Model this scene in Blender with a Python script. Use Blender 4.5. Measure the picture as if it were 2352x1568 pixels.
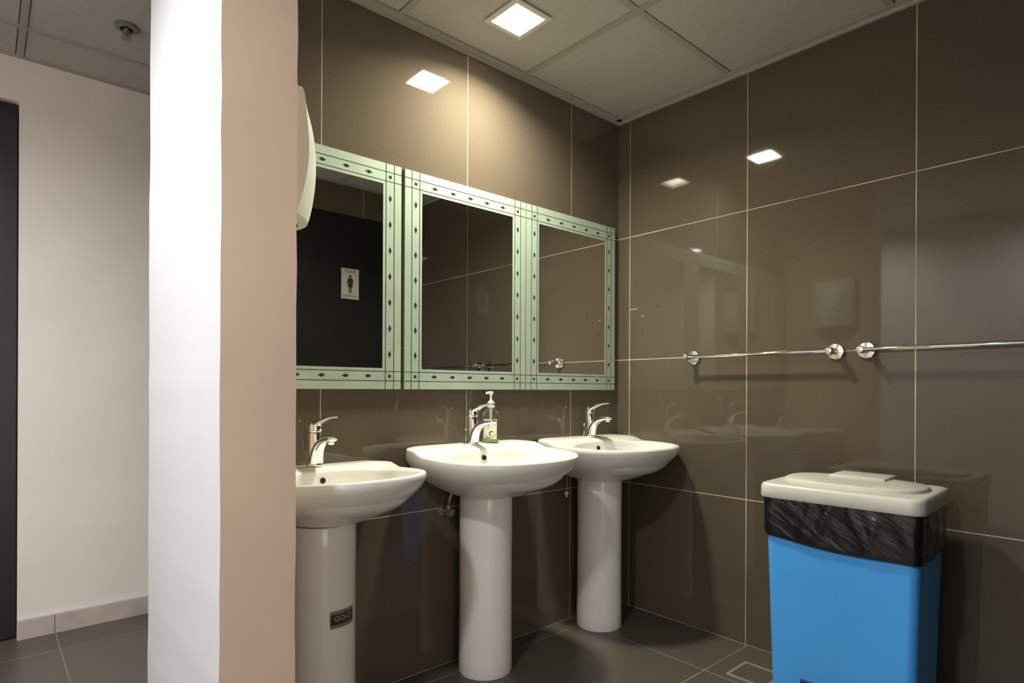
import bpy, bmesh, math, random
from mathutils import Vector, Matrix
random.seed(4)
S = bpy.context.scene
C = S.collection
for o in list(bpy.data.objects):
    bpy.data.objects.remove(o)

# ------------------------------------------------------------------ camera
YAW, ROLL, FPX = math.radians(48.463), math.radians(0.2529), 1374.26
CAM = Vector((-2.3745, -1.8855, 1.0544))
cam_d = bpy.data.cameras.new('camera')
cam = bpy.data.objects.new('camera', cam_d)
C.objects.link(cam)
S.camera = cam
cam_d.sensor_fit = 'HORIZONTAL'
cam_d.sensor_width = 36.0
cam_d.lens = 36.0 * FPX / 2352.0
cam_d.shift_y = 109.17 / 2352.0
cam_d.clip_start = 0.02
Fw = Vector((math.cos(YAW), math.sin(YAW), 0))
R0 = Vector((math.sin(YAW), -math.cos(YAW), 0))
U0 = Vector((0, 0, 1))
Rt = R0 * math.cos(ROLL) + U0 * math.sin(ROLL)
Up = -R0 * math.sin(ROLL) + U0 * math.cos(ROLL)
m = Matrix((Rt, Up, -Fw)).transposed().to_4x4()
m.translation = CAM
cam.matrix_world = m

# ------------------------------------------------------------------ world, exposure
w = bpy.data.worlds.new('world')
S.world = w
w.use_nodes = True
w.node_tree.nodes['Background'].inputs[0].default_value = (0.5, 0.48, 0.45, 1)
w.node_tree.nodes['Background'].inputs[1].default_value = 0.02
S.view_settings.view_transform = 'Standard'
S.view_settings.look = 'None'
S.view_settings.gamma = 1.0
S.view_settings.use_curve_mapping = False
S.view_settings.exposure = 0.0

# lamps of the place, then one added fill: x, y, ceiling z, power, colour, spread
LAMPS = [
    ('basin',    (-0.94, -0.29, 2.38), 28.0, (1.0, 0.975, 0.75), 150),
    ('corridor', (-2.88, -0.14, 2.42), 35.0, (0.97, 0.985, 1.0), 170),
    ('corridor_fill',   (-2.88, -1.34, 2.42), 32.0, (0.93, 0.96, 1.0), 170),  # unseen lamp, added to brighten the bin front and partition end
]

# ------------------------------------------------------------------ material helpers
def new_mat(name):
    mt = bpy.data.materials.new(name)
    mt.use_nodes = True
    return mt, mt.node_tree.nodes, mt.node_tree.links, mt.node_tree.nodes['Principled BSDF']

def mat(name, col, rough=0.5, metal=0.0, spec=0.5, noise=0.0, nscale=40.0, bump=0.0, bscale=60.0,
        coat=0.0, trans=0.0, ior=1.45, emis=0.0, var=0.0):
    mt, N, L, B = new_mat(name)
    B.inputs['Base Color'].default_value = (*col, 1)
    B.inputs['Roughness'].default_value = rough
    B.inputs['Metallic'].default_value = metal
    B.inputs['Specular IOR Level'].default_value = spec
    B.inputs['Coat Weight'].default_value = coat
    B.inputs['Coat Roughness'].default_value = 0.03
    B.inputs['Transmission Weight'].default_value = trans
    B.inputs['IOR'].default_value = ior
    if emis:
        B.inputs['Emission Color'].default_value = (*col, 1)
        B.inputs['Emission Strength'].default_value = emis
    tc = N.new('ShaderNodeTexCoord')
    if noise:
        nz = N.new('ShaderNodeTexNoise'); nz.inputs['Scale'].default_value = nscale
        nz.inputs['Detail'].default_value = 6
        L.new(tc.outputs['Object'], nz.inputs['Vector'])
        mr = N.new('ShaderNodeMapRange')
        mr.inputs[3].default_value = 1 - noise; mr.inputs[4].default_value = 1 + noise
        mr.inputs[1].default_value = 0.3; mr.inputs[2].default_value = 0.7
        L.new(nz.outputs['Fac'], mr.inputs[0])
        vm = N.new('ShaderNodeVectorMath'); vm.operation = 'SCALE'
        vm.inputs[0].default_value = col
        L.new(mr.outputs[0], vm.inputs['Scale'])
        L.new(vm.outputs[0], B.inputs['Base Color'])
    if bump:
        nb = N.new('ShaderNodeTexNoise'); nb.inputs['Scale'].default_value = bscale
        nb.inputs['Detail'].default_value = 4
        L.new(tc.outputs['Object'], nb.inputs['Vector'])
        bp = N.new('ShaderNodeBump'); bp.inputs['Strength'].default_value = bump
        bp.inputs['Distance'].default_value = 0.002
        L.new(nb.outputs['Fac'], bp.inputs['Height'])
        L.new(bp.outputs[0], B.inputs['Normal'])
    return mt

def tile_mat(name, col, grout, axes, offs, size=0.6, gw=0.003, rough=0.12, spec=0.5, gvar=0.5):
    """procedural square tiles: grout where either world coordinate is near a joint"""
    mt, N, L, B = new_mat(name)
    g = N.new('ShaderNodeNewGeometry')
    sp = N.new('ShaderNodeSeparateXYZ'); L.new(g.outputs['Position'], sp.inputs[0])
    fac = None
    for ax, of in zip(axes, offs):
        a = N.new('ShaderNodeMath'); a.operation = 'SUBTRACT'; a.inputs[1].default_value = of - 0.5 * size
        L.new(sp.outputs[ax], a.inputs[0])
        b = N.new('ShaderNodeMath'); b.operation = 'FLOORED_MODULO'; b.inputs[1].default_value = size
        L.new(a.outputs[0], b.inputs[0])
        c = N.new('ShaderNodeMath'); c.operation = 'SUBTRACT'; c.inputs[1].default_value = 0.5 * size
        L.new(b.outputs[0], c.inputs[0])
        d = N.new('ShaderNodeMath'); d.operation = 'ABSOLUTE'; L.new(c.outputs[0], d.inputs[0])
        e = N.new('ShaderNodeMath'); e.operation = 'LESS_THAN'; e.inputs[1].default_value = gw / 2
        L.new(d.outputs[0], e.inputs[0])
        if fac is None: fac = e
        else:
            mx = N.new('ShaderNodeMath'); mx.operation = 'MAXIMUM'
            L.new(fac.outputs[0], mx.inputs[0]); L.new(e.outputs[0], mx.inputs[1]); fac = mx
    # dirt in the joints: the grout is paler in some runs than in others
    gn = N.new('ShaderNodeTexNoise'); gn.inputs['Scale'].default_value = 3.0; gn.inputs['Detail'].default_value = 3
    L.new(g.outputs['Position'], gn.inputs['Vector'])
    gm = N.new('ShaderNodeMapRange'); gm.inputs[1].default_value = 0.35; gm.inputs[2].default_value = 0.65
    gm.inputs[3].default_value = 1 - gvar; gm.inputs[4].default_value = 1.0
    L.new(gn.outputs['Fac'], gm.inputs[0])
    fm = N.new('ShaderNodeMath'); fm.operation = 'MULTIPLY'
    L.new(fac.outputs[0], fm.inputs[0]); L.new(gm.outputs[0], fm.inputs[1])
    nz = N.new('ShaderNodeTexNoise'); nz.inputs['Scale'].default_value = 260; nz.inputs['Detail'].default_value = 5
    L.new(g.outputs['Position'], nz.inputs['Vector'])
    mr = N.new('ShaderNodeMapRange'); mr.inputs[1].default_value = .3; mr.inputs[2].default_value = .7
    mr.inputs[3].default_value = .82; mr.inputs[4].default_value = 1.18
    L.new(nz.outputs['Fac'], mr.inputs[0])
    vm = N.new('ShaderNodeVectorMath'); vm.operation = 'SCALE'; vm.inputs[0].default_value = col
    L.new(mr.outputs[0], vm.inputs['Scale'])
    mix = N.new('ShaderNodeMix'); mix.data_type = 'RGBA'
    L.new(fm.outputs[0], mix.inputs[0]); L.new(vm.outputs[0], mix.inputs[6])
    mix.inputs[7].default_value = (*grout, 1)
    L.new(mix.outputs[2], B.inputs['Base Color'])
    rr = N.new('ShaderNodeMapRange'); rr.inputs[3].default_value = rough; rr.inputs[4].default_value = 0.8
    L.new(fac.outputs[0], rr.inputs[0]); L.new(rr.outputs[0], B.inputs['Roughness'])
    B.inputs['Specular IOR Level'].default_value = spec
    return mt

TILE = (0.106, 0.084, 0.063)
GROUT = (0.80, 0.66, 0.52)
M = {}
M['tile_left'] = tile_mat('brown_tile_left', TILE, GROUT, (0, 2), (-0.3436, 0.0), rough=0.04, gvar=0.62)
M['tile_right'] = tile_mat('brown_tile_right', TILE, GROUT, (1, 2), (-0.0725, 0.0), rough=0.04, gvar=0.62)
M['tile_back'] = tile_mat('brown_tile_back', TILE, GROUT, (0, 2), (-0.47, 0.0), rough=0.05)
M['floor'] = tile_mat('floor_tile', (0.092, 0.078, 0.062), (0.42, 0.37, 0.30), (0, 1), (-0.335, -0.082), rough=0.35, gw=0.003, gvar=0.7)
M['paint'] = mat('wall_paint', (0.80, 0.735, 0.67), 0.75, noise=0.04, nscale=3, bump=0.05, bscale=120)
M['paint_white'] = mat('white_paint', (0.60, 0.60, 0.605), 0.75, noise=0.02, nscale=3)
M['paint_beige'] = mat('beige_paint', (0.62, 0.475, 0.365), 0.75, noise=0.06, nscale=3, bump=0.05, bscale=120)
M['ceil_tile'] = mat('ceiling_tile', (0.52, 0.50, 0.46), 0.85, noise=0.05, nscale=60, bump=0.1, bscale=300)
M['ceil_grid'] = mat('ceiling_grid', (0.42, 0.40, 0.35), 0.6)
M['dark_gap'] = mat('dark_gap', (0.07, 0.066, 0.058), 0.9)
M['skirt'] = mat('skirting_stone', (0.50, 0.43, 0.38), 0.45, noise=0.12, nscale=14)
M['door_dark'] = mat('dark_door', (0.012, 0.011, 0.011), 0.35, noise=0.2, nscale=9)
M['ceramic'] = mat('white_ceramic', (0.82, 0.81, 0.77), 0.22, coat=0.12, noise=0.015, nscale=5)
M['ceramic_ped'] = mat('pedestal_ceramic', (0.84, 0.81, 0.785), 0.18, coat=0.2, noise=0.02, nscale=5)
M['chrome'] = mat('chrome', (0.86, 0.87, 0.86), 0.06, metal=1.0)
M['hole'] = mat('dark_hole', (0.006, 0.006, 0.005), 0.6)
M['mirror'] = mat('mirror_glass', (0.78, 0.79, 0.76), 0.0, metal=1.0)
M['frost'] = mat('etched_glass', (0.36, 0.44, 0.37), 0.38, spec=0.6, noise=0.06, nscale=14)
M['mirror_edge'] = mat('mirror_edge', (0.20, 0.20, 0.15), 0.3)
M['etch_line'] = mat('clear_line', (0.035, 0.04, 0.032), 0.08)
M['plastic_white'] = mat('white_plastic', (0.82, 0.80, 0.74), 0.35, noise=0.02, nscale=8)
M['lid_white'] = mat('lid_plastic', (0.62, 0.60, 0.56), 0.4, noise=0.03, nscale=10)
M['bin_blue'] = mat('blue_plastic', (0.075, 0.40, 0.98), 0.45, noise=0.03, nscale=6)
M['bin_dark'] = mat('pedal_recess', (0.02, 0.04, 0.09), 0.6)
M['lamp_frame'] = mat('lamp_frame', (0.75, 0.73, 0.66), 0.5)
M['sprinkler'] = mat('sprinkler_metal', (0.30, 0.29, 0.28), 0.4, metal=0.7)
M['sign'] = mat('sign_paper', (0.62, 0.62, 0.56), 0.6)
M['sign_ink'] = mat('sign_ink', (0.03, 0.03, 0.02), 0.7)
M['sticker'] = mat('sticker_dark', (0.045, 0.035, 0.018), 0.4)
M['sticker_gold'] = mat('sticker_gold', (0.24, 0.20, 0.14), 0.45)
M['sticker_text'] = mat('sticker_text', (0.50, 0.46, 0.38), 0.5)
M['label'] = mat('label_cream', (0.80, 0.78, 0.64), 0.5)
M['lab_orange'] = mat('label_orange', (0.78, 0.25, 0.07), 0.5)
M['lab_green'] = mat('label_green', (0.05, 0.30, 0.15), 0.5)
M['lab_brown'] = mat('label_brown', (0.10, 0.07, 0.03), 0.5)
M['lab_rust'] = mat('label_rust', (0.42, 0.17, 0.07), 0.5)
M['lab_grey'] = mat('label_grey', (0.38, 0.38, 0.32), 0.5)
M['pump'] = mat('pump_plastic', (0.82, 0.82, 0.72), 0.4)
M['liquid'] = mat('green_soap', (0.34, 0.74, 0.24), 0.1, trans=0.35, ior=1.35)
M['clear'] = mat('clear_plastic', (0.93, 0.95, 0.90), 0.03, trans=1.0, ior=1.28)
M['drain_metal'] = mat('drain_metal', (0.50, 0.48, 0.42), 0.4, metal=0.6)
M['hose'] = mat('braided_hose', (0.45, 0.45, 0.44), 0.35, metal=0.6)

def bag_mat():
    mt, N, L, B = new_mat('black_bag')
    B.inputs['Base Color'].default_value = (0.008, 0.008, 0.008, 1)
    B.inputs['Roughness'].default_value = 0.22
    B.inputs['Specular IOR Level'].default_value = 0.8
    tc = N.new('ShaderNodeTexCoord')
    mp = N.new('ShaderNodeMapping'); mp.inputs['Rotation'].default_value = (-0.62, 0, 0)
    L.new(tc.outputs['Object'], mp.inputs[0])
    nz = N.new('ShaderNodeTexNoise'); nz.inputs['Scale'].default_value = 1.2; nz.inputs['Detail'].default_value = 4
    nz.inputs['Distortion'].default_value = 1.5
    m2 = N.new('ShaderNodeMapping'); m2.inputs['Scale'].default_value = (8, 4, 20)
    L.new(mp.outputs[0], m2.inputs[0]); L.new(m2.outputs[0], nz.inputs['Vector'])
    bp = N.new('ShaderNodeBump'); bp.inputs['Strength'].default_value = 0.8; bp.inputs['Distance'].default_value = 0.009
    L.new(nz.outputs['Fac'], bp.inputs['Height']); L.new(bp.outputs[0], B.inputs['Normal'])
    return mt
M['bag'] = bag_mat()

# ------------------------------------------------------------------ geometry helpers
def tag(o, label=None, cat=None, group=None, kind=None):
    if label: o['label'] = label
    if cat: o['category'] = cat
    if group: o['group'] = group
    if kind: o['kind'] = kind
    return o

def obj(name, bm, mats, parent=None, smooth=False, kind=None, auto=None):
    me = bpy.data.meshes.new(name)
    bmesh.ops.recalc_face_normals(bm, faces=bm.faces[:])
    if smooth:
        for f in bm.faces: f.smooth = True
    if auto is not None:
        for e in bm.edges:
            if len(e.link_faces) == 2 and e.calc_face_angle(0) > auto: e.smooth = False
    bm.to_mesh(me); bm.free()
    if not isinstance(mats, (list, tuple)): mats = [mats]
    for mm in mats: me.materials.append(M[mm] if isinstance(mm, str) else mm)
    o = bpy.data.objects.new(name, me)
    C.objects.link(o)
    if parent: o.parent = parent
    if kind: o['kind'] = kind
    return o

def empty(name, loc, label, cat, group=None):
    o = bpy.data.objects.new(name, None)
    C.objects.link(o); o.location = loc; o.empty_display_size = 0.05
    return tag(o, label, cat, group)

def box(bm, a, b, mi=0, bev=0.0, seg=2):
    x0, y0, z0 = [min(a[i], b[i]) for i in range(3)]
    x1, y1, z1 = [max(a[i], b[i]) for i in range(3)]
    vs = [bm.verts.new(p) for p in ((x0,y0,z0),(x1,y0,z0),(x1,y1,z0),(x0,y1,z0),(x0,y0,z1),(x1,y0,z1),(x1,y1,z1),(x0,y1,z1))]
    fs = [bm.faces.new([vs[i] for i in q]) for q in ((0,3,2,1),(4,5,6,7),(0,1,5,4),(1,2,6,5),(2,3,7,6),(3,0,4,7))]
    for f in fs: f.material_index = mi
    if bev:
        es = list({e for f in fs for e in f.edges})
        r = bmesh.ops.bevel(bm, geom=es, offset=bev, segments=seg, profile=0.5, affect='EDGES')
        for f in r['faces']: f.material_index = mi

def loft(bm, rings, closed=True, cap0=False, cap1=False, mi=0):
    R = [[bm.verts.new(p) for p in r] for r in rings]
    n = len(R[0])
    for a, b in zip(R, R[1:]):
        for i in range(n if closed else n - 1):
            j = (i + 1) % n
            f = bm.faces.new((a[i], a[j], b[j], b[i])); f.material_index = mi
    if cap0: bm.faces.new(list(reversed(R[0]))).material_index = mi
    if cap1: bm.faces.new(R[-1]).material_index = mi
    return R

def circ(c, r, n=32, axis='z', ry=None, ph=0.0):
    ry = r if ry is None else ry
    out = []
    for i in range(n):
        t = 2 * math.pi * i / n + ph
        a, b = r * math.cos(t), ry * math.sin(t)
        if axis == 'z': out.append((c[0] + a, c[1] + b, c[2]))
        elif axis == 'x': out.append((c[0], c[1] + a, c[2] + b))
        else: out.append((c[0] + a, c[1], c[2] + b))
    return out

def lathe(bm, prof, c=(0, 0, 0), axis='z', n=40, mi=0, cap=True):
    rings = []
    for r, h in prof:
        cc = (c[0], c[1], c[2] + h) if axis == 'z' else ((c[0] + h, c[1], c[2]) if axis == 'x' else (c[0], c[1] + h, c[2]))
        rings.append(circ(cc, max(r, 1e-5), n, axis))
    loft(bm, rings, cap0=cap, cap1=cap, mi=mi)

def tube(bm, pts, r, n=12, mi=0):
    pts = [Vector(p) for p in pts]
    rings = []
    ref = None
    for i, p in enumerate(pts):
        t = (pts[min(i + 1, len(pts) - 1)] - pts[max(i - 1, 0)]).normalized()
        if ref is None:
            ref = Vector((0, 0, 1)) if abs(t.z) < 0.9 else Vector((1, 0, 0))
        u = t.cross(ref).normalized(); v = u.cross(t).normalized(); ref = v
        rr = r[i] if isinstance(r, (list, tuple)) else r
        rings.append([p + u * rr * math.cos(2 * math.pi * k / n) + v * rr * math.sin(2 * math.pi * k / n) for k in range(n)])
    loft(bm, rings, cap0=True, cap1=True, mi=mi)

def rrect(cx, cy, hx, hy, r, z, n=8):
    out = []
    for sx, sy, a0 in ((1, 1, 0), (-1, 1, 90), (-1, -1, 180), (1, -1, 270)):
        for k in range(n + 1):
            a = math.radians(a0 + 90 * k / n)
            out.append((cx + sx * (hx - r) + r * math.cos(a), cy + sy * (hy - r) + r * math.sin(a), z))
    return out

def text_bm(body, size, depth=0.0):
    cu = bpy.data.curves.new('lettering', 'FONT')
    cu.body = body; cu.size = size; cu.align_x = 'CENTER'; cu.align_y = 'CENTER'; cu.extrude = depth
    to = bpy.data.objects.new('lettering', cu); C.objects.link(to)
    dg = bpy.context.evaluated_depsgraph_get()
    me = bpy.data.meshes.new_from_object(to.evaluated_get(dg))
    bm = bmesh.new(); bm.from_mesh(me)
    bpy.data.objects.remove(to); bpy.data.curves.remove(cu); bpy.data.meshes.remove(me)
    return bm

def struct(name, bm, mats, **k):
    return obj(name, bm, mats, kind='structure', **k)

# ------------------------------------------------------------------ room shell
XP0, XP1, YE, WT = -2.006, -1.847, -0.56, 0.145     # partition and wall thickness
XL, YB, YF = -3.46, -4.2, 1.34                       # corridor extents
ZC, ZK = 2.38, 2.42
b = bmesh.new(); box(b, (XL - .1, YB - .1, -0.1), (0.12, YF + .12, 0)); struct('floor', b, 'floor')
b = bmesh.new(); box(b, (XP1, 0, 0), (0, WT, ZC + .1)); struct('wall_left', b, 'tile_left')
b = bmesh.new(); box(b, (0, -1.92, 0), (0.12, WT, ZC + .1)); struct('wall_right', b, 'tile_right')
# wall opposite the mirrors, with the door opening
DX0, DX1, DZ = -0.93, -0.14, 2.19
b = bmesh.new()
box(b, (-1.02, -1.92, 0), (DX0, -1.80, ZC + .1)); box(b, (DX1, -1.92, 0), (0, -1.80, ZC + .1))
box(b, (DX0, -1.92, DZ), (DX1, -1.80, ZC + .1)); struct('wall_back', b, 'tile_back')
def wobble_slab(bm, x0, x1, y0, y1, z1, cut=28):
    """plastered wall: the long vertical arrises run slightly uneven"""
    rings = []
    for k in range(cut + 1):
        z = z1 * k / cut
        j = [random.uniform(-.0013, .0013) for _ in range(4)]
        rings.append([(x0 + j[0], y0, z), (x1 + j[1], y0, z), (x1, y1, z), (x0 + j[2], y1, z)])
    loft(bm, rings, cap0=True, cap1=True)
b = bmesh.new(); wobble_slab(b, XP0, XP1, YE, WT, ZK + .05)
for f in b.faces:
    f.normal_update(); f.material_index = 1 if abs(f.normal.x) > .8 and f.calc_center_median().x < (XP0 + XP1) / 2 else 0
struct('wall_partition', b, ['paint_beige', 'paint_white'])
b = bmesh.new(); box(b, (XL, YF, 0), (-3.10, YF + .12, ZK + .1)); box(b, (-2.262, YF, 0), (0.12, YF + .12, ZK + .1))
box(b, (-3.10, YF, 2.24), (-2.262, YF + .12, ZK + .1)); struct('wall_corridor_far', b, 'paint')
b = bmesh.new(); box(b, (XL - .1, YB, 0), (XL, YF + .12, ZK + .1)); struct('wall_corridor_left', b, 'paint')
b = bmesh.new(); box(b, (XL - .1, YB - .1, 0), (0.12, YB, ZK + .1)); struct('wall_corridor_near', b, 'paint')
# glowing panel added for low fill, unseen, at the near end of the corridor
b = bmesh.new()
for p, q in (((-3.30, 0), (-3.24, 2.12)), ((-2.06, 0), (-2.00, 2.12)), ((-3.24, 2.06), (-2.06, 2.12)), ((-3.24, 0), (-2.06, .10)), ((-2.68, .1), (-2.62, 2.06))):
    box(b, (p[0], YB, p[1]), (q[0], YB + .05, q[1]))
fill_frame = struct('fill_panel_1', b, 'lamp_frame')
b = bmesh.new(); box(b, (-3.24, YB, .10), (-2.06, YB + .012, 2.06))
obj('fill_pane', b, mat('fill_glow', (1.0, .90, .80), .5, emis=3.2), fill_frame)
b = bmesh.new(); box(b, (0, WT, 0), (0.12, YF, ZK + .1)); box(b, (0, YB, 0), (0.12, -1.92, ZK + .1)); struct('wall_corridor_end', b, 'paint')
# skirting in the corridor, tiles with joints
b = bmesh.new()
xs = [-2.262, -2.137, -1.537, -0.937, -0.337, 0.0]
for x0, x1 in zip(xs, xs[1:]): box(b, (x0 + .001, YF - .012, 0), (x1 - .001, YF, 0.080), bev=.001, seg=1)
struct('baseboard_corridor', b, 'skirt')
b = bmesh.new(); box(b, (-2.262, YF - .0115, 0.0795), (0, YF - .002, 0.0865), bev=.002); struct('trim_3', b, 'paint_white')

# doors
d = bmesh.new(); box(d, (-3.095, YF + .03, 0.004), (-2.265, YF + .075, 2.236), bev=.003)
door = struct('door_1', d, 'door_dark')
d = bmesh.new(); box(d, (DX0, -1.865, 0.004), (DX1, -1.812, DZ), bev=.002); door2 = struct('door_2', d, 'door_dark')
b = bmesh.new()
lathe(b, [(.026, 0), (.026, .006), (.010, .008), (.010, .045)], (-0.86, -1.812, 1.02), 'y', 24)
tube(b, [(-0.86, -1.770, 1.02), (-0.82, -1.766, 1.02), (-0.74, -1.766, 1.02)], .009)
obj('door_handle', b, 'chrome', door2, smooth=True, auto=.7)

# suspended ceilings
def grid_ceiling(name, x0, x1, y0, y1, z, xl, yl, trim=0.035, holes=()):
    b = bmesh.new()
    hb, gap, rec = 0.012, 0.003, 0.006
    def slab(ax0, ax1, ay0, ay1, zz, mi):
        """rectangle minus lamp openings"""
        for h in holes:
            if ax0 < h[1] - 1e-6 and ax1 > h[0] + 1e-6 and ay0 < h[3] - 1e-6 and ay1 > h[2] + 1e-6:
                if ax0 < h[0]: slab(ax0, h[0], ay0, ay1, zz, mi); ax0 = h[0]
                if ax1 > h[1]: slab(h[1], ax1, ay0, ay1, zz, mi); ax1 = h[1]
                if ay0 < h[2]: slab(ax0, ax1, ay0, h[2], zz, mi)
                if ay1 > h[3]: slab(ax0, ax1, h[3], ay1, zz, mi)
                return
        box(b, (ax0, ay0, zz), (ax1, ay1, z + .05 if zz > z + .0061 else zz + .004), mi)
    X = [x0 + trim - hb] + [x for x in sorted(xl) if x0 + trim < x < x1 - trim] + [x1 - trim + hb]
    Y = [y0 + trim - hb] + [y for y in sorted(yl) if y0 + trim < y < y1 - trim] + [y1 - trim + hb]
    for a0, a1 in zip(X, X[1:]):
        for c0, c1 in zip(Y, Y[1:]):
            slab(a0 + hb + gap, a1 - hb - gap, c0 + hb + gap, c1 - hb - gap, z + rec, 0)
    for x in X[1:-1]: box(b, (x - hb, y0, z + .001), (x + hb, y1, z + .01), 1)
    for y in Y[1:-1]: box(b, (x0, y - hb, z + .0015), (x1, y + hb, z + .0105), 1)
    # perimeter angle
    for (p, q) in (((x0, y0), (x1, y0 + trim)), ((x0, y1 - trim), (x1, y1)), ((x0, y0), (x0 + trim, y1)), ((x1 - trim, y0), (x1, y1))):
        box(b, (p[0], p[1], z), (q[0], q[1], z + .009), 1)
    # thin dark shadow groove inside the angle and void above
    slab(x0, x1, y0, y1, z + .012, 2)
    return struct(name, b, ['ceil_tile', 'ceil_grid', 'dark_gap'])
def hole(l): return (l[0] - .074, l[0] + .074, l[1] - .074, l[1] + .074)
kx = [-.655 - .61 * i for i in range(4)]
grid_ceiling('ceiling', XP0 + .001, 0, -1.80, 0, ZC, kx, [-.603, -1.203], holes=[hole(LAMPS[0][1])])
gx = [-2.27, -2.58, -3.18]
gy = [.98, .30, -.44, -1.04, -1.64, -2.28, -2.90, -3.50]
HC = [hole(LAMPS[1][1]), hole(LAMPS[2][1])]
grid_ceiling('ceiling_corridor', XL, XP0, YB, WT, ZK, gx, gy, trim=.02, holes=HC)
grid_ceiling('ceiling_passage', XL, 0, WT, YF, ZK, [-2.862, -2.262, -1.662, -1.062, -.462], [1.062], trim=.016)
grid_ceiling('ceiling_lobby', XP0, 0, YB, -1.80, ZC, [-1.265, -.655], [-2.4, -3.0, -3.6], trim=.03)
# shadow-gap moulding between tiled walls and ceiling
b = bmesh.new(); box(b, (XP1, -.012, ZC - .012), (0, 0, ZC)); struct('trim_1', b, 'ceil_grid')
b = bmesh.new(); box(b, (-.012, -1.8, ZC - .012), (0, -.012, ZC)); struct('trim_2', b, 'ceil_grid')

# ------------------------------------------------------------------ ceiling lamps
lab = {'basin': 'square recessed ceiling lamp above the washbasins, lit greenish white',
       'corridor': 'square recessed ceiling lamp in the corridor left of the painted partition, lit white',
       'corridor_fill': 'square fill lamp added out of view in the corridor ceiling, lit cool white'}
for nm, (lx, ly, lz), pw, colr, spr in LAMPS:
    e = empty('ceiling_lamp', (lx, ly, lz), lab[nm], 'lamp')
    b = bmesh.new()
    o, i = .086, .068
    for p, q in (((-o, -o), (o, -i)), ((-o, i), (o, o)), ((-o, -i), (-i, i)), ((i, -i), (o, i))):
        box(b, (p[0], p[1], -.005), (q[0], q[1], .001))
    for p, q in (((-.072, -.072), (.072, -i)), ((-.072, i), (.072, .072)), ((-.072, -i), (-i, i)), ((i, -i), (.072, i))):
        box(b, (p[0], p[1], .001), (q[0], q[1], .03))
    obj('lamp_frame', b, 'lamp_frame', e)
    b = bmesh.new(); box(b, (-i, -i, .018), (i, i, .028))
    em = mat('lamp_glow_' + nm, colr, 0.5, emis=25.0)
    obj('diffuser', b, em, e)
    ld = bpy.data.lights.new('lamp_light', 'AREA'); ld.shape = 'SQUARE'; ld.size = 2 * i - .006
    ld.energy = pw; ld.color = colr; ld.spread = math.radians(spr)
    lo = bpy.data.objects.new('lamp_light', ld); C.objects.link(lo)
    lo.parent = e; lo.location = (0, 0, .012)

# ------------------------------------------------------------------ sprinkler
e = empty('fire_sprinkler', (-1.99, .70, ZK), 'round metal fire sprinkler in the corridor ceiling', 'sprinkler')
e.location = (-1.968, .79, ZK + .001)
b = bmesh.new(); lathe(b, [(.040, 0), (.041, -.004), (.034, -.009), (.022, -.010), (.022, .0)], n=32); obj('rosette', b, 'sprinkler', e, smooth=True, auto=.6)
b = bmesh.new(); lathe(b, [(.012, -.008), (.012, -.020), (.007, -.024), (.007, -.030)], n=16)
tube(b, [(.011, 0, -.018), (.012, 0, -.030), (.002, 0, -.040)], .0022, 8); tube(b, [(-.011, 0, -.018), (-.012, 0, -.030), (-.002, 0, -.040)], .0022, 8)
obj('frame', b, 'sprinkler', e, smooth=True, auto=.6)
b = bmesh.new(); lathe(b, [(.005, -.038), (.018, -.041), (.018, -.043), (.004, -.043)], n=20); obj('deflector', b, 'sprinkler', e)

# ------------------------------------------------------------------ mirrors
def diamond(bm, cx, cz, hw, hh, y, mi):
    f = [(cx, cz + hh), (cx + hw, cz), (cx, cz - hh), (cx - hw, cz)]
    loft(bm, [[(p[0], y + .0004, p[1]) for p in f], [(p[0], y, p[1]) for p in f]], cap0=True, cap1=True, mi=mi)
def make_mirror(x0, label):
    W, H, z0, T = .594, .795, 1.0515, .012
    e = empty('wall_mirror', (x0, -.004, z0), label, 'mirror', 'etched mirrors above the washbasins')
    b = bmesh.new(); box(b, (0, -T, 0), (W, 0.003, H), 0, bev=.0012, seg=1)
    for f in b.faces:
        if abs(f.normal.y) < .5: f.material_index = 1
    for f in b.faces:
        f.normal_update()
        f.material_index = 0 if f.normal.y < -.9 else 1
    obj('mirror_pane', b, ['mirror', 'mirror_edge'], e)
    # etched frame
    b = bmesh.new(); y = -T - .0008; o = .074; lw = .0022
    for p, q in (((0.001, 0.001), (W - .001, o)), ((0.001, H - o), (W - .001, H - .001)), ((0.001, o), (o, H - o)), ((W - o, o), (W - .001, H - o))):
        box(b, (p[0], -T, p[1]), (q[0], y, q[1]), 0)
    yl = y - .0003
    for u in (.030, .063):
        for x in (u, W - u): box(b, (x - lw / 2 - .0003, y, .001), (x + lw / 2 + .0003, yl, H - .001), 1)
        for z in (u, H - u): box(b, (.001, y, z - lw / 2), (W - .001, yl, z + lw / 2), 1)
    c = .0465
    nv, nh = 7, 5
    dv = .0915; zc = H / 2
    for k in range(nv):
        for x in (c, W - c): diamond(b, x, zc + (k - 3) * dv, .0065, .0135, yl, 1)
    dh = (W - 2 * c) / (nh + 1)
    for k in range(nh):
        for z in (c, H - c): diamond(b, c + dh * (k + 1), z, .0135, .0065, yl, 1)
    for x in (c, W - c):
        for z in (c, H - c): loft(b, [circ((x, yl + .0004, z), .0062, 20, 'y'), circ((x, yl, z), .0062, 20, 'y')], cap0=True, cap1=True, mi=1)
    obj('etched_border', b, ['frost', 'etch_line'], e)
    return e
make_mirror(-.640, 'etched-border mirror nearest the room corner')
make_mirror(-1.238, 'etched-border mirror in the middle, above the soap bottle')
make_mirror(-1.845, 'etched-border mirror beside the partition, reflecting the dark door with its sign')

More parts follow.
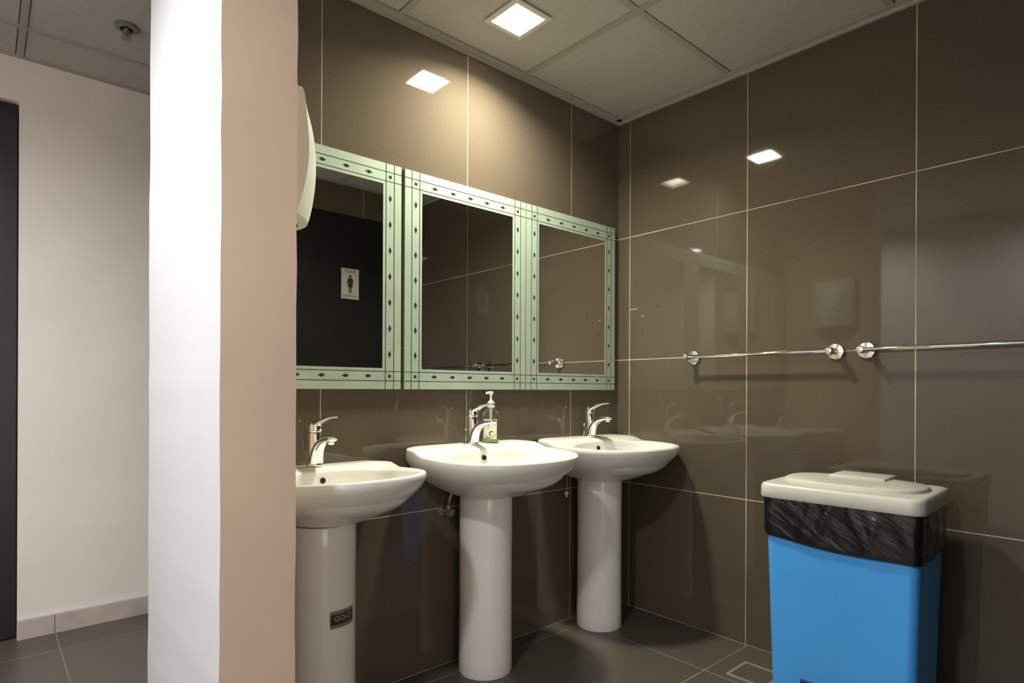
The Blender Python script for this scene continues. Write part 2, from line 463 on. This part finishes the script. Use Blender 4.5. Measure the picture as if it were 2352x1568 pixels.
# ------------------------------------------------------------------ washbasins
NB = 128
def sup(t, a, bb, bf, cy, nb, nf):
    c, s = math.cos(t), math.sin(t)
    n, d = (nb, bb) if s > 0 else (nf, bf)
    r = (abs(c / a) ** n + abs(s / d) ** n) ** (-1.0 / n)
    return r * c, cy + r * s
def lift(y, x=0.0):
    k = min(1, max(0, (y + .155) / .075)); q = min(1, max(0, (.296 - abs(x)) / .06))
    return .020 * k * k * (3 - 2 * k) * (.80 + .20 * q)
def basin_bm():
    O, I, P = [], [], []
    for i in range(NB):
        t = 2 * math.pi * i / NB
        O.append(sup(t, .300, .209, .255, -.21, 9.0, 2.25))
        I.append(sup(t, .252, .135, .178, -.262, 2.8, 2.3))
        P.append((.104 * math.cos(t), -.130 + (.104 if math.sin(t) < 0 else .095) * math.sin(t)))
    rings = []
    rings.append([(x * .6, -.130 + (y + .130) * .6, -.146) for x, y in P])
    rings.append([(x * .93, -.130 + (y + .130) * .93, -.158) for x, y in P])
    for k in range(15):
        q = (k / 14) ** 1.5
        wv = .5 * q ** .52 + .5 * (1 - (1 - q) ** 2)
        zz = -.160 + .142 * q
        rings.append([(p[0] + (o[0] - p[0]) * wv, p[1] + (o[1] - p[1]) * wv, zz) for p, o in zip(P, O)])
    def sc(pt, s, cy): return (pt[0] * s, cy + (pt[1] - cy) * s)
    for s, z, lf in ((1.0, -.012, .55), (1.0, -.007, .85), (.997, -.003, .95), (.990, -.0005, 1), (.980, 0.0, 1)):
        rings.append([(*sc(o, s, -.21), z + lift(sc(o, s, -.21)[1], o[0]) * lf) for o in O])
    for k in range(1, 6):      # rim top, blend to the bowl edge
        f = k / 5.5
        r = []
        for o, i_ in zip(O, I):
            a = sc(o, .980, -.21); c = sc(i_, 1.03, -.262)
            x, y = a[0] + (c[0] - a[0]) * f, a[1] + (c[1] - a[1]) * f
            r.append((x, y, lift(y, x)))
        rings.append(r)
    for s, z in ((1.03, -.0005), (1.012, -.003), (1.0, -.008)):
        rings.append([(*sc(i_, s, -.262), z + lift(sc(i_, s, -.262)[1])) for i_ in I])
    for k in range(1, 13):
        ph = math.pi / 2 * k / 12
        s = math.cos(ph) ** .55 if k < 12 else .07
        s = max(s, .07)
        rings.append([(i_[0] * s, -.262 + (i_[1] + .262) * s, -.008 - .118 * math.sin(ph) ** 1.1 + lift(i_[1]) * (1 - k / 12) ** 2) for i_ in I])
    bm = bmesh.new()
    loft(bm, rings, cap0=True, cap1=True)
    return bm
def ped_bm(h=.668):
    rings = []
    def out(s, z):
        r = []
        for i in range(64):
            t = 2 * math.pi * i / 64
            r.append((.101 * s * math.cos(t), -.130 + (.099 if math.sin(t) < 0 else .100) * s * math.sin(t), z))
        return r
    for s, z in ((.985, 0), (1.0, .004), (1.0, .05), (.985, .25), (.985, .45), (.995, .6), (.99, h - .008), (.96, h - .002)):
        rings.append(out(s, z))
    bm = bmesh.new(); loft(bm, rings, cap0=True, cap1=True)
    return bm
basin_me = ped_me = None
BAS = [(-.290, .818, 0.9, .5, 'white pedestal washbasin in the corner under the last mirror'),
       (-.948, .824, 1.6, 0.0, 'white pedestal washbasin with the soap bottle on its deck'),
       (-1.592, .788, -2.8, 0.0, 'white pedestal washbasin beside the partition, sticker on its pedestal')]
basin_objs = []
for i, (bx, bz, tilt, roll, lb) in enumerate(BAS):
    e = empty('pedestal_washbasin', (bx, 0, 0), lb, 'washbasin', 'pedestal washbasins in a row')
    if i == 0:
        bo = obj('basin', basin_bm(), 'ceramic', e, smooth=True)
        po = obj('pedestal', ped_bm(), 'ceramic_ped', e, smooth=True, auto=.9)
    else:
        bo = basin_objs[0][0].copy(); C.objects.link(bo); bo.parent = e
        po = basin_objs[0][1].copy(); C.objects.link(po); po.parent = e
    bo.location = (.007 if i == 2 else -.002, -.003, bz)
    if i == 2: bo.scale = (.845, 1, .92)
    bo.rotation_euler = (math.radians(tilt), math.radians(roll), 0)
    po.location = (0, 0, 0)
    po.scale = (1, 1, (bz - (.140 if i == 2 else .155)) / .668)
    b = bmesh.new()
    lathe(b, [(.0085, 0), (.0095, -.0015), (.0095, .003), (.0085, .003)], (0, 0, 0), 'y', 24)
    oh = obj('overflow_hole', b, 'hole', bo)
    oh.location = (-.011, -.1325, -.024); oh.rotation_euler = (math.radians(-12), 0, 0)
    b = bmesh.new(); lathe(b, [(.022, 0), (.022, .003), (.016, .004), (.010, .002)], (0, -.262, -.1265), 'z', 28)
    obj('drain_ring', b, 'chrome', bo, smooth=True)
    basin_objs.append((bo, po))
# sticker wrapped round the left pedestal
def wrap(x, z, r0=.1005):
    a = x / r0
    return (r0 * math.sin(a), -.130 - r0 * math.cos(a), z)
ped = basin_objs[2][1]; ps = ped.scale[2]
def sticker():
    b = bmesh.new()
    def patch(xa, xb, za, zb, mi, r):
        n = 14
        for k in range(n):
            u0, u1 = xa + (xb - xa) * k / n, xa + (xb - xa) * (k + 1) / n
            vs = [b.verts.new(wrap(u, z, r)) for u, z in ((u0, za), (u1, za), (u1, zb), (u0, zb))]
            b.faces.new(vs).material_index = mi
    patch(0, .084, 0, .052, 1, .1000); patch(0, .084, .010, .042, 0, .1003)
    o = obj('sticker', b, ['sticker', 'sticker_gold'], ped)
    t = text_bm('GOLD', .022)
    for v in t.verts:
        v.co = Vector(wrap(v.co.x * 1.0 + .043, v.co.y + .0285, .1006))
    t2 = obj('sticker_text', t, 'sticker_text', o)
    return o
st = sticker(); st.location = (0, 0, .342 / ps); st.rotation_euler = (0, 0, math.radians(-11))
# rotate about the pedestal axis
a = math.radians(-11); st.rotation_euler = (0, 0, a)
ax = Vector((0, -.130, 0)); st.location = ax - Matrix.Rotation(a, 3, 'Z') @ ax + Vector((0, 0, .349 / ps))

# ------------------------------------------------------------------ faucets
def ell(c, t, w, h, n=20, sq=2.0):
    """ellipse section centred c, normal t in the yz plane, width w along x"""
    t = Vector(t).normalized(); v = Vector((1, 0, 0)).cross(t).normalized()
    out = []
    for k in range(n):
        a = 2 * math.pi * k / n
        ca, sa = math.cos(a), math.sin(a)
        ca = math.copysign(abs(ca) ** (2 / sq), ca); sa = math.copysign(abs(sa) ** (2 / sq), sa)
        out.append(Vector(c) + Vector((1, 0, 0)) * w * ca + v * h * sa)
    return out
def path_loft(bm, P, sq=2.4):
    rings = []
    for i, (y, z, wd, th) in enumerate(P):
        p0 = P[max(i - 1, 0)]; p1 = P[min(i + 1, len(P) - 1)]
        rings.append(ell((0, y, z), (0, p1[0] - p0[0], p1[1] - p0[1]), wd, th, sq=sq))
    loft(bm, rings, cap0=True, cap1=True)
def make_faucet(loc, rz, label):
    e = empty('faucet', loc, label, 'faucet', 'chrome mixer taps on the washbasins')
    e.rotation_euler = (0, 0, rz)
    b = bmesh.new(); lathe(b, [(.026, 0), (.0275, .002), (.0275, .006), (.025, .009)], n=36); obj('base_ring', b, 'chrome', e, smooth=True, auto=.8)
    b = bmesh.new(); lathe(b, [(.0235, .006), (.0225, .03), (.0215, .07), (.0215, .100), (.020, .104)], n=36); obj('body', b, 'chrome', e, smooth=True, auto=.8)
    b = bmesh.new()
    path_loft(b, [(-.010, .010, .0225, .015), (-.013, .030, .0215, .015), (-.020, .050, .0195, .0145), (-.034, .067, .018, .0125),
                  (-.055, .079, .0165, .0105), (-.080, .086, .0155, .009), (-.102, .089, .015, .0085), (-.118, .0895, .0145, .007), (-.122, .089, .011, .004)])
    lathe(b, [(.0095, .084), (.0095, .074), (.008, .073)], (0, -.106, 0), n=20)
    obj('spout', b, 'chrome', e, smooth=True, auto=1.0)
    b = bmesh.new()
    lathe(b, [(.0215, .106), (.0225, .109), (.0225, .122), (.020, .132), (.011, .139)], n=36)
    path_loft(b, [(.010, .122, .017, .009), (-.010, .130, .0175, .010), (-.032, .139, .0165, .0085), (-.058, .1475, .0145, .006),
                  (-.085, .153, .0125, .004), (-.108, .1555, .0105, .0032), (-.116, .1556, .008, .0025)])
    obj('lever', b, 'chrome', e, smooth=True, auto=1.0)
    b = bmesh.new(); tube(b, [(0, .034, -.002), (0, .034, .052)], .0022, 8); lathe(b, [(.003, .050), (.0055, .053), (.0055, .060), (.003, .063)], (0, .034, 0), n=14)
    obj('lift_rod', b, 'chrome', e, smooth=True)
    return e
make_faucet((-.292, -.072, .8375), 0.0, 'chrome mixer tap on the corner washbasin')
make_faucet((-.966, -.066, .8425), 0.10, 'chrome mixer tap in front of the soap bottle')
lf = make_faucet((-1.592, -.070, .8115), 0.05, 'chrome mixer tap nearest the partition')

[c for c in lf.children if c.name.startswith('lever')][0].rotation_euler = (0, 0, .20)

# ------------------------------------------------------------------ soap bottle
SB = empty('soap_bottle', (-.870, -.062, .8425), 'clear pump soap bottle with cream label, standing on the middle washbasin', 'soap bottle')
SB.rotation_euler = (0, 0, math.radians(-48))
def bsec(hx, hy, z, n=28):
    out = []
    for k in range(n):
        a = 2 * math.pi * k / n; c, s = math.cos(a), math.sin(a)
        out.append((hx * math.copysign(abs(c) ** .75, c), hy * math.copysign(abs(s) ** .75, s), z))
    return out
prof = [(.028, .016, .0), (.0315, .019, .004), (.032, .0195, .02), (.032, .0195, .095), (.0312, .019, .108), (.027, .017, .120), (.019, .015, .130), (.0125, .0125, .136), (.0125, .0125, .142)]
b = bmesh.new(); loft(b, [bsec(*p) for p in prof], cap0=True, cap1=True); obj('bottle_body', b, 'clear', SB, smooth=True, auto=.9)
b = bmesh.new(); loft(b, [bsec(.0275, .0155, .002), bsec(.0308, .0183, .005), bsec(.0312, .0187, .017)], cap0=True, cap1=True); obj('liquid_soap', b, 'liquid', SB, smooth=True, auto=.9)
b = bmesh.new()
lathe(b, [(.0152, .139), (.0155, .141), (.0155, .159), (.010, .160), (.010, .166), (.005, .167), (.0045, .184), (.006, .190), (.009, .197), (.009, .200)], n=28)
obj('pump', b, 'pump', SB, smooth=True, auto=.6)
b = bmesh.new(); tube(b, [(.008, 0, .1955), (-.004, 0, .197), (-.016, 0, .196), (-.021, 0, .1925)], [.006, .0055, .0045, .003], 12)
nz_ = obj('nozzle', b, 'pump', SB, smooth=True)
b = bmesh.new(); tube(b, [(0, 0, .14), (0, 0, .100), (0, 0, .02)], [.007, .0045, .003], 12); obj('dip_tube', b, 'pump', SB, smooth=True)
# label: curved sheet on the front (local -y)
def lab_pt(u, v, off=0.0):
    x = u
    t = min(1, abs(x) / .032)
    yy = -.0198 * (1 - t ** 2.67) ** (1 / 2.67) if t < 1 else 0
    return (x, yy - .0006 - off, v)
def lab_poly(b, pts, mi, off):
    vs = [b.verts.new(lab_pt(*p, off)) for p in pts]
    b.faces.new(vs).material_index = mi
b = bmesh.new()
def lab_rect(u0, u1, v0, v1, mi, off=0.0, n=10):
    for k in range(n):
        a, c = u0 + (u1 - u0) * k / n, u0 + (u1 - u0) * (k + 1) / n
        lab_poly(b, [(a, v0), (c, v0), (c, v1), (a, v1)], mi, off)
lab_rect(-.026, .026, .016, .094, 0, 0, 16)
f = .0004
for k in range(6):     # orange corner, rounded lower edge
    a, c = .004 + .02 * k / 6, .004 + .02 * (k + 1) / 6
    za = .094 - .014 * math.sin(min(1, (a - .003) / .014) * 1.57); zc_ = .094 - .014 * math.sin(min(1, (c - .003) / .014) * 1.57)
    lab_poly(b, [(a, za), (c, zc_), (c, .094), (a, .094)], 1, f)
lab_rect(-.012, .021, .0665, .0695, 2, f)
for k in range(6): lab_rect(-.012 + k * .0055, -.0085 + k * .0055, .0715, .0765, 2, f, 2)
lab_rect(-.010, .018, .0635, .0642, 5, f); lab_rect(-.012, .006, .060, .0607, 5, f); lab_rect(-.012, -.003, .055, .057, 5, f, 3)
# dark leaf sprig
for k in range(9):
    a = .5 + k * .18; cx, cz = .006 + .010 * math.cos(a * 2.1) * .8, .037 + .008 * math.sin(a * 2.1)
    r, q = .0052, a * 2.1 + 1.2
    lab_poly(b, [(cx + r * math.cos(q + t) * (1 if j % 2 == 0 else .45), cz + r * math.sin(q + t) * (1 if j % 2 == 0 else .45)) for j, t in enumerate((0, 1.57, 3.14, 4.71))], 3, f + k * .00004)
# swoosh
for k in range(14):
    a0, a1 = -2.3 + k * .18, -2.3 + (k + 1) * .18
    p = lambda a, r: (-.001 + r * math.cos(a), .044 + r * 1.02 * math.sin(a))
    lab_poly(b, [p(a0, .0245), p(a1, .0245), p(a1, .0245 - .0006 * (14 - k) / 2), p(a0, .0245 - .0006 * (15 - k) / 2)], 4 if k < 9 else 3, f)
lab_rect(-.022, -.002, .0165, .020, 4, f)
lab_poly(b, [(-.0165 + .0062 * math.cos(t * .5236), .0275 + .0062 * math.sin(t * .5236)) for t in range(12)], 4, f + .0003)
lab_poly(b, [(-.0165 + .005 * math.cos(t * .5236), .0275 + .005 * math.sin(t * .5236)) for t in range(12)], 0, f + .0006)
lab_poly(b, [(-.0165 + .0016 * math.cos(t * 1.047), .0275 + .0014 * math.sin(t * 1.047)) for t in range(6)], 3, f + .0009)
obj('bottle_label', b, ['label', 'lab_orange', 'lab_green', 'lab_brown', 'lab_rust', 'lab_grey'], SB)

# ------------------------------------------------------------------ towel rails
def towel_rail(y0, y1, label):
    e = empty('towel_rail', (0, y0, 1.1985), label, 'towel rail', 'chrome towel rails on the right wall')
    L_ = y0 - y1
    for yy in (0, -L_):
        b = bmesh.new()
        lathe(b, [(.030, 0), (.031, -.002), (.031, -.008), (.028, -.011), (.0125, -.0125), (.0125, -.070), (.0115, -.079), (.006, -.080)], (0, yy, 0), 'x', 40)
        obj('post', b, 'chrome', e, smooth=True, auto=.6)
    b = bmesh.new()
    lathe(b, [(.0065, .0), (.0075, -.002), (.0075, -L_), (.0065, -L_ - .002)], (-.068, 0, 0), 'y', 28)
    obj('rail', b, 'chrome', e, smooth=True, auto=.6)
    return e
towel_rail(-.430, -1.020, 'chrome towel rail nearer the room corner')
towel_rail(-1.124, -1.714, 'chrome towel rail running out of view above the blue bin')

# ------------------------------------------------------------------ dispenser on the partition
DS = empty('towel_dispenser', (XP1, -.345, 1.46), 'white wall dispenser on the partition, seen edge-on above the sinks', 'dispenser')
b = bmesh.new()
rings = []
NZ = 22
for k in range(NZ + 1):
    t = k / NZ; z = .318 * t
    bul = .090 + .034 * math.sin(math.pi * min(1, max(0, (t * .9 + .08)))) ** .8
    if t < .06: bul *= .60 + .40 * math.sqrt(1 - (1 - t / .06) ** 2)
    if t > .72: bul -= .040 * ((t - .72) / .28) ** 2
    side = (.030 + .034 * math.sin(min(1, t / .55) * math.pi / 2)) if t < .62 else (.064 - .012 * ((t - .62) / .38))
    side = min(side, bul - .006)
    hw = .128 - (.02 * (1 - t / .06) ** 2 if t < .06 else 0)
    r = [(0, hw, z), (side, hw, z)]
    for q in range(1, 24):
        yy = 1 - 2 * q / 24
        r.append((side + (bul - side) * (1 - yy * yy), hw * yy, z))
    r += [(side, -hw, z), (0, -hw, z)]
    rings.append(r)
loft(b, rings, cap0=True, cap1=True)
obj('cover', b, 'plastic_white', DS, smooth=True, auto=.5)
b = bmesh.new(); box(b, (.02, -.07, -.004), (.06, .07, .001)); obj('outlet_slot', b, 'hole', DS)

# ------------------------------------------------------------------ waste bin
BN = empty('waste_bin', (-.272, -1.170, 0), 'blue rectangular waste bin with white lid, standing by the right wall', 'bin')
b = bmesh.new()
HT = .715
rings = [rrect(0, 0, .136, .196, .022, 0), rrect(0, 0, .140, .200, .024, .004)]
for k in range(1, 12):
    t = k / 11; rings.append(rrect(-.012 * 0, 0, .140 + .018 * t, .200 + .018 * t, .026, .004 + (HT - .004) * t))
rings.append(rrect(0, 0, .150, .210, .022, HT)); rings.append(rrect(0, 0, .130, .190, .02, .03))
loft(b, rings, cap0=True, cap1=True)
obj('bin_body', b, 'bin_blue', BN, smooth=True, auto=.7)
b = bmesh.new(); box(b, (-.1485, .02, .03), (-.13, .105, .137), bev=.003); obj('pedal_recess', b, 'bin_dark', BN)
b = bmesh.new(); box(b, (-.19, .03, .018), (-.13, .095, .028), bev=.003); obj('pedal', b, 'bin_dark', BN)
b = bmesh.new()
zl = .706
lr = [rrect(0, 0, .166, .216, .03, zl + .004), rrect(0, 0, .178, .230, .036, zl), rrect(0, 0, .180, .232, .038, zl + .004), rrect(0, 0, .179, .231, .038, zl + .036),
      rrect(0, 0, .175, .227, .036, zl + .0435), rrect(0, 0, .169, .221, .034, zl + .046), rrect(0, 0, .157, .209, .030, zl + .046)]
loft(b, lr, cap0=True, cap1=True)
lid = obj('lid', b, 'lid_white', BN, smooth=True, auto=.7)
b = bmesh.new()
def oval(s, z, cx=.012):
    out = []
    for k in range(72):
        a = 2 * math.pi * k / 72; c, q = math.cos(a), math.sin(a)
        out.append((cx + .130 * s * math.copysign(abs(c) ** .8, c), .205 * s * math.copysign(abs(q) ** .62, q), z))
    return out
loft(b, [oval(1.0, zl + .045), oval(.995, zl + .052), oval(.965, zl + .0575), oval(.6, zl + .0585)], cap0=True, cap1=True)
obj('lid_flap', b, 'lid_white', lid, smooth=True, auto=.9)
b = bmesh.new(); box(b, (.045, -.080, zl + .045), (.186, .088, zl + .066), bev=.004)
obj('hinge_cover', b, 'lid_white', lid, smooth=True, auto=.9)

# liner turned down over the rim
BG = empty('bin_liner', (-.272, -1.170, .715), 'black plastic liner folded over the rim of the blue bin', 'bin liner')
b = bmesh.new()
NG, NV = 260, 36
def rr_par(u, hx, hy, r):
    pts = rrect(0, 0, hx, hy, r, 0, 10)
    per = [0]
    P = pts + [pts[0]]
    for p, q in zip(P, P[1:]): per.append(per[-1] + math.hypot(q[0] - p[0], q[1] - p[1]))
    s = u * per[-1]
    for i in range(len(pts)):
        if per[i + 1] >= s:
            f = (s - per[i]) / max(1e-9, per[i + 1] - per[i])
            p, q = P[i], P[i + 1]
            return p[0] + (q[0] - p[0]) * f, p[1] + (q[1] - p[1]) * f
    return pts[0][:2]
base = [rr_par(i / NG, .1625, .2225, .028) for i in range(NG)]
rng = random.Random(7)
folds = [(rng.uniform(0, 1), rng.uniform(.012, .035), rng.uniform(-.25, .25), rng.uniform(.3, 1)) for _ in range(46)]
rings = []
for j in range(NV + 1):
    v = j / NV
    ring = []
    for i, (x, y) in enumerate(base):
        u = i / NG
        # front (-x) hem: lower toward -y; the back hem is higher
        low = -.148 - .006 * math.sin(2 * math.pi * u * 3 + 1) + .010 * (y / .22) * (1 if x < 0 else 0)
        z = low * v
        amp = 0
        for fu, fw, fs, fa in folds:
            dd = (u + fs * v * .22 - fu + .5) % 1 - .5
            amp += fa * math.exp(-(dd / (fw * .45)) ** 2)
        n = Vector((x / .1625 ** 1, y / .2225, 0)); n = Vector((math.copysign(abs(n.x) ** 5, n.x), math.copysign(abs(n.y) ** 5, n.y), 0))
        if n.length < 1e-6: n = Vector((1, 0, 0))
        n.normalize()
        off = .0045 * amp * math.sin(math.pi * min(1, v * .8 + .15)) + .002
        if v > .93: off -= .003 * (v - .93) / .07
        ring.append((x + n.x * off - x * .022 * v * v * .6, y + n.y * off - y * .016 * v * v * .6, z))
    rings.append(ring)
loft(b, rings)
# hem roll thickness
bag = obj('bag_film', b, 'bag', BG, smooth=True)
sol = bag.modifiers.new('film', 'SOLIDIFY'); sol.thickness = .0008; sol.offset = 1

# ------------------------------------------------------------------ sign on the dark door
SG = empty('toilet_sign', (-.559, -1.8115, 1.743), 'small white TOILET WOMEN sign on the dark door, seen in the mirror', 'sign')
b = bmesh.new(); box(b, (-.062, -.001, -.100), (.062, .0015, .100)); obj('sign_plate', b, 'sign', SG)
def flat_text(s, size, z, sx=1.0):
    t = text_bm(s, size)
    for v in t.verts:                # read from the room (+y side): x runs to -x
        v.co = Vector((-v.co.x * sx, .002, v.co.y + z))
    obj('sign_text', t, 'sign_ink', SG)
flat_text('TOILET', .026, .080, 1.0); flat_text('WOMEN', .026, -.083, 1.0)
b = bmesh.new()
loft(b, [circ((0, .0022, .050), .0085, 20, 'y')] * 1 + [circ((0, .0018, .050), .0085, 20, 'y')], cap0=True, cap1=True)
for poly in ([(-.011, .038), (.011, .038), (.010, .020), (.018, -.022), (-.018, -.022), (-.010, .020)],
             [(.011, .038), (.016, .034), (.026, -.004), (.021, -.006), (.010, .022)],
             [(-.011, .038), (-.016, .034), (-.026, -.004), (-.021, -.006), (-.010, .022)],
             [(-.010, -.022), (-.002, -.022), (-.002, -.060), (-.009, -.060)], [(.010, -.022), (.002, -.022), (.002, -.060), (.009, -.060)]):
    loft(b, [[(x, .0018, z) for x, z in poly], [(x, .0022, z) for x, z in poly]], cap0=True, cap1=True)
obj('pictogram', b, 'sign_ink', SG)

# ------------------------------------------------------------------ plumbing under the basins
def valve(loc, label, ztop):
    e = empty('angle_valve', loc, label, 'valve')
    b = bmesh.new(); lathe(b, [(.022, 0), (.022, -.004), (.009, -.006), (.009, -.040)], (0, 0, 0), 'y', 24); obj('wall_flange', b, 'sprinkler', e, smooth=True, auto=.6)
    b = bmesh.new(); lathe(b, [(.010, -.014), (.011, .0), (.010, .022), (.007, .026)], (0, -.038, 0), 'z', 20)
    tube(b, [(0, -.038, 0), (0, -.062, 0)], [.012, .014], 14); obj('valve_body', b, 'sprinkler', e, smooth=True, auto=.6)
    b = bmesh.new(); tube(b, [(0, -.038, .024), (.004, -.042, .05), (.014, -.048, .08), (.030, -.06, ztop)], .0045, 10); obj('supply_hose', b, 'hose', e, smooth=True)
valve((-1.056, -.0, .592), 'small dull water valve below the middle washbasin, left of its pedestal', .085)
e = empty('waste_linkage', (-.400, -.03, .580), 'thin metal rod with a small block hanging left of the corner pedestal', 'rod')
b = bmesh.new(); tube(b, [(0, 0, .01), (.002, -.002, .06), (.001, 0, .115)], .002, 8); obj('rod', b, 'hose', e)
b = bmesh.new(); box(b, (-.007, -.007, .0), (.007, .007, .014), bev=.0015); lathe(b, [(.004, 0), (.004, -.012)], n=10); obj('clamp_block', b, 'plastic_white', e)

# ------------------------------------------------------------------ floor drain
e = empty('floor_drain', (-.228, -.826, 0), 'square metal floor drain beside the blue bin', 'drain')
b = bmesh.new(); o, i = .075, .064
for p, q in (((-o, -o), (o, -i)), ((-o, i), (o, o)), ((-o, -i), (-i, i)), ((i, -i), (o, i))): box(b, (p[0], p[1], -.002), (q[0], q[1], .003))
obj('drain_frame', b, 'drain_metal', e)
b = bmesh.new(); box(b, (-i, -i, -.002), (i, i, .001))
obj('drain_grate', b, 'floor', e)

# drilled holes and chips in the right wall's tiles
wr = bpy.data.objects['wall_right']
for k, (y, z, r) in enumerate(((-.236, 1.445, .0045), (-.152, 1.338, .0035))):
    b = bmesh.new(); lathe(b, [(r, 0), (r, -.0006)], (0, y, z), 'x', 14); obj('drill_hole', b, 'hole', wr)
b = bmesh.new(); box(b, (-.0006, -.118, 1.444), (0.0005, -.0725, 1.447)); box(b, (-.0006, -.146, 1.405), (.0005, -.151, 1.412)); obj('tile_chip', b, 'ceil_tile', wr)

for o in (BN, BG): o.rotation_euler = (0, 0, math.radians(2.4))
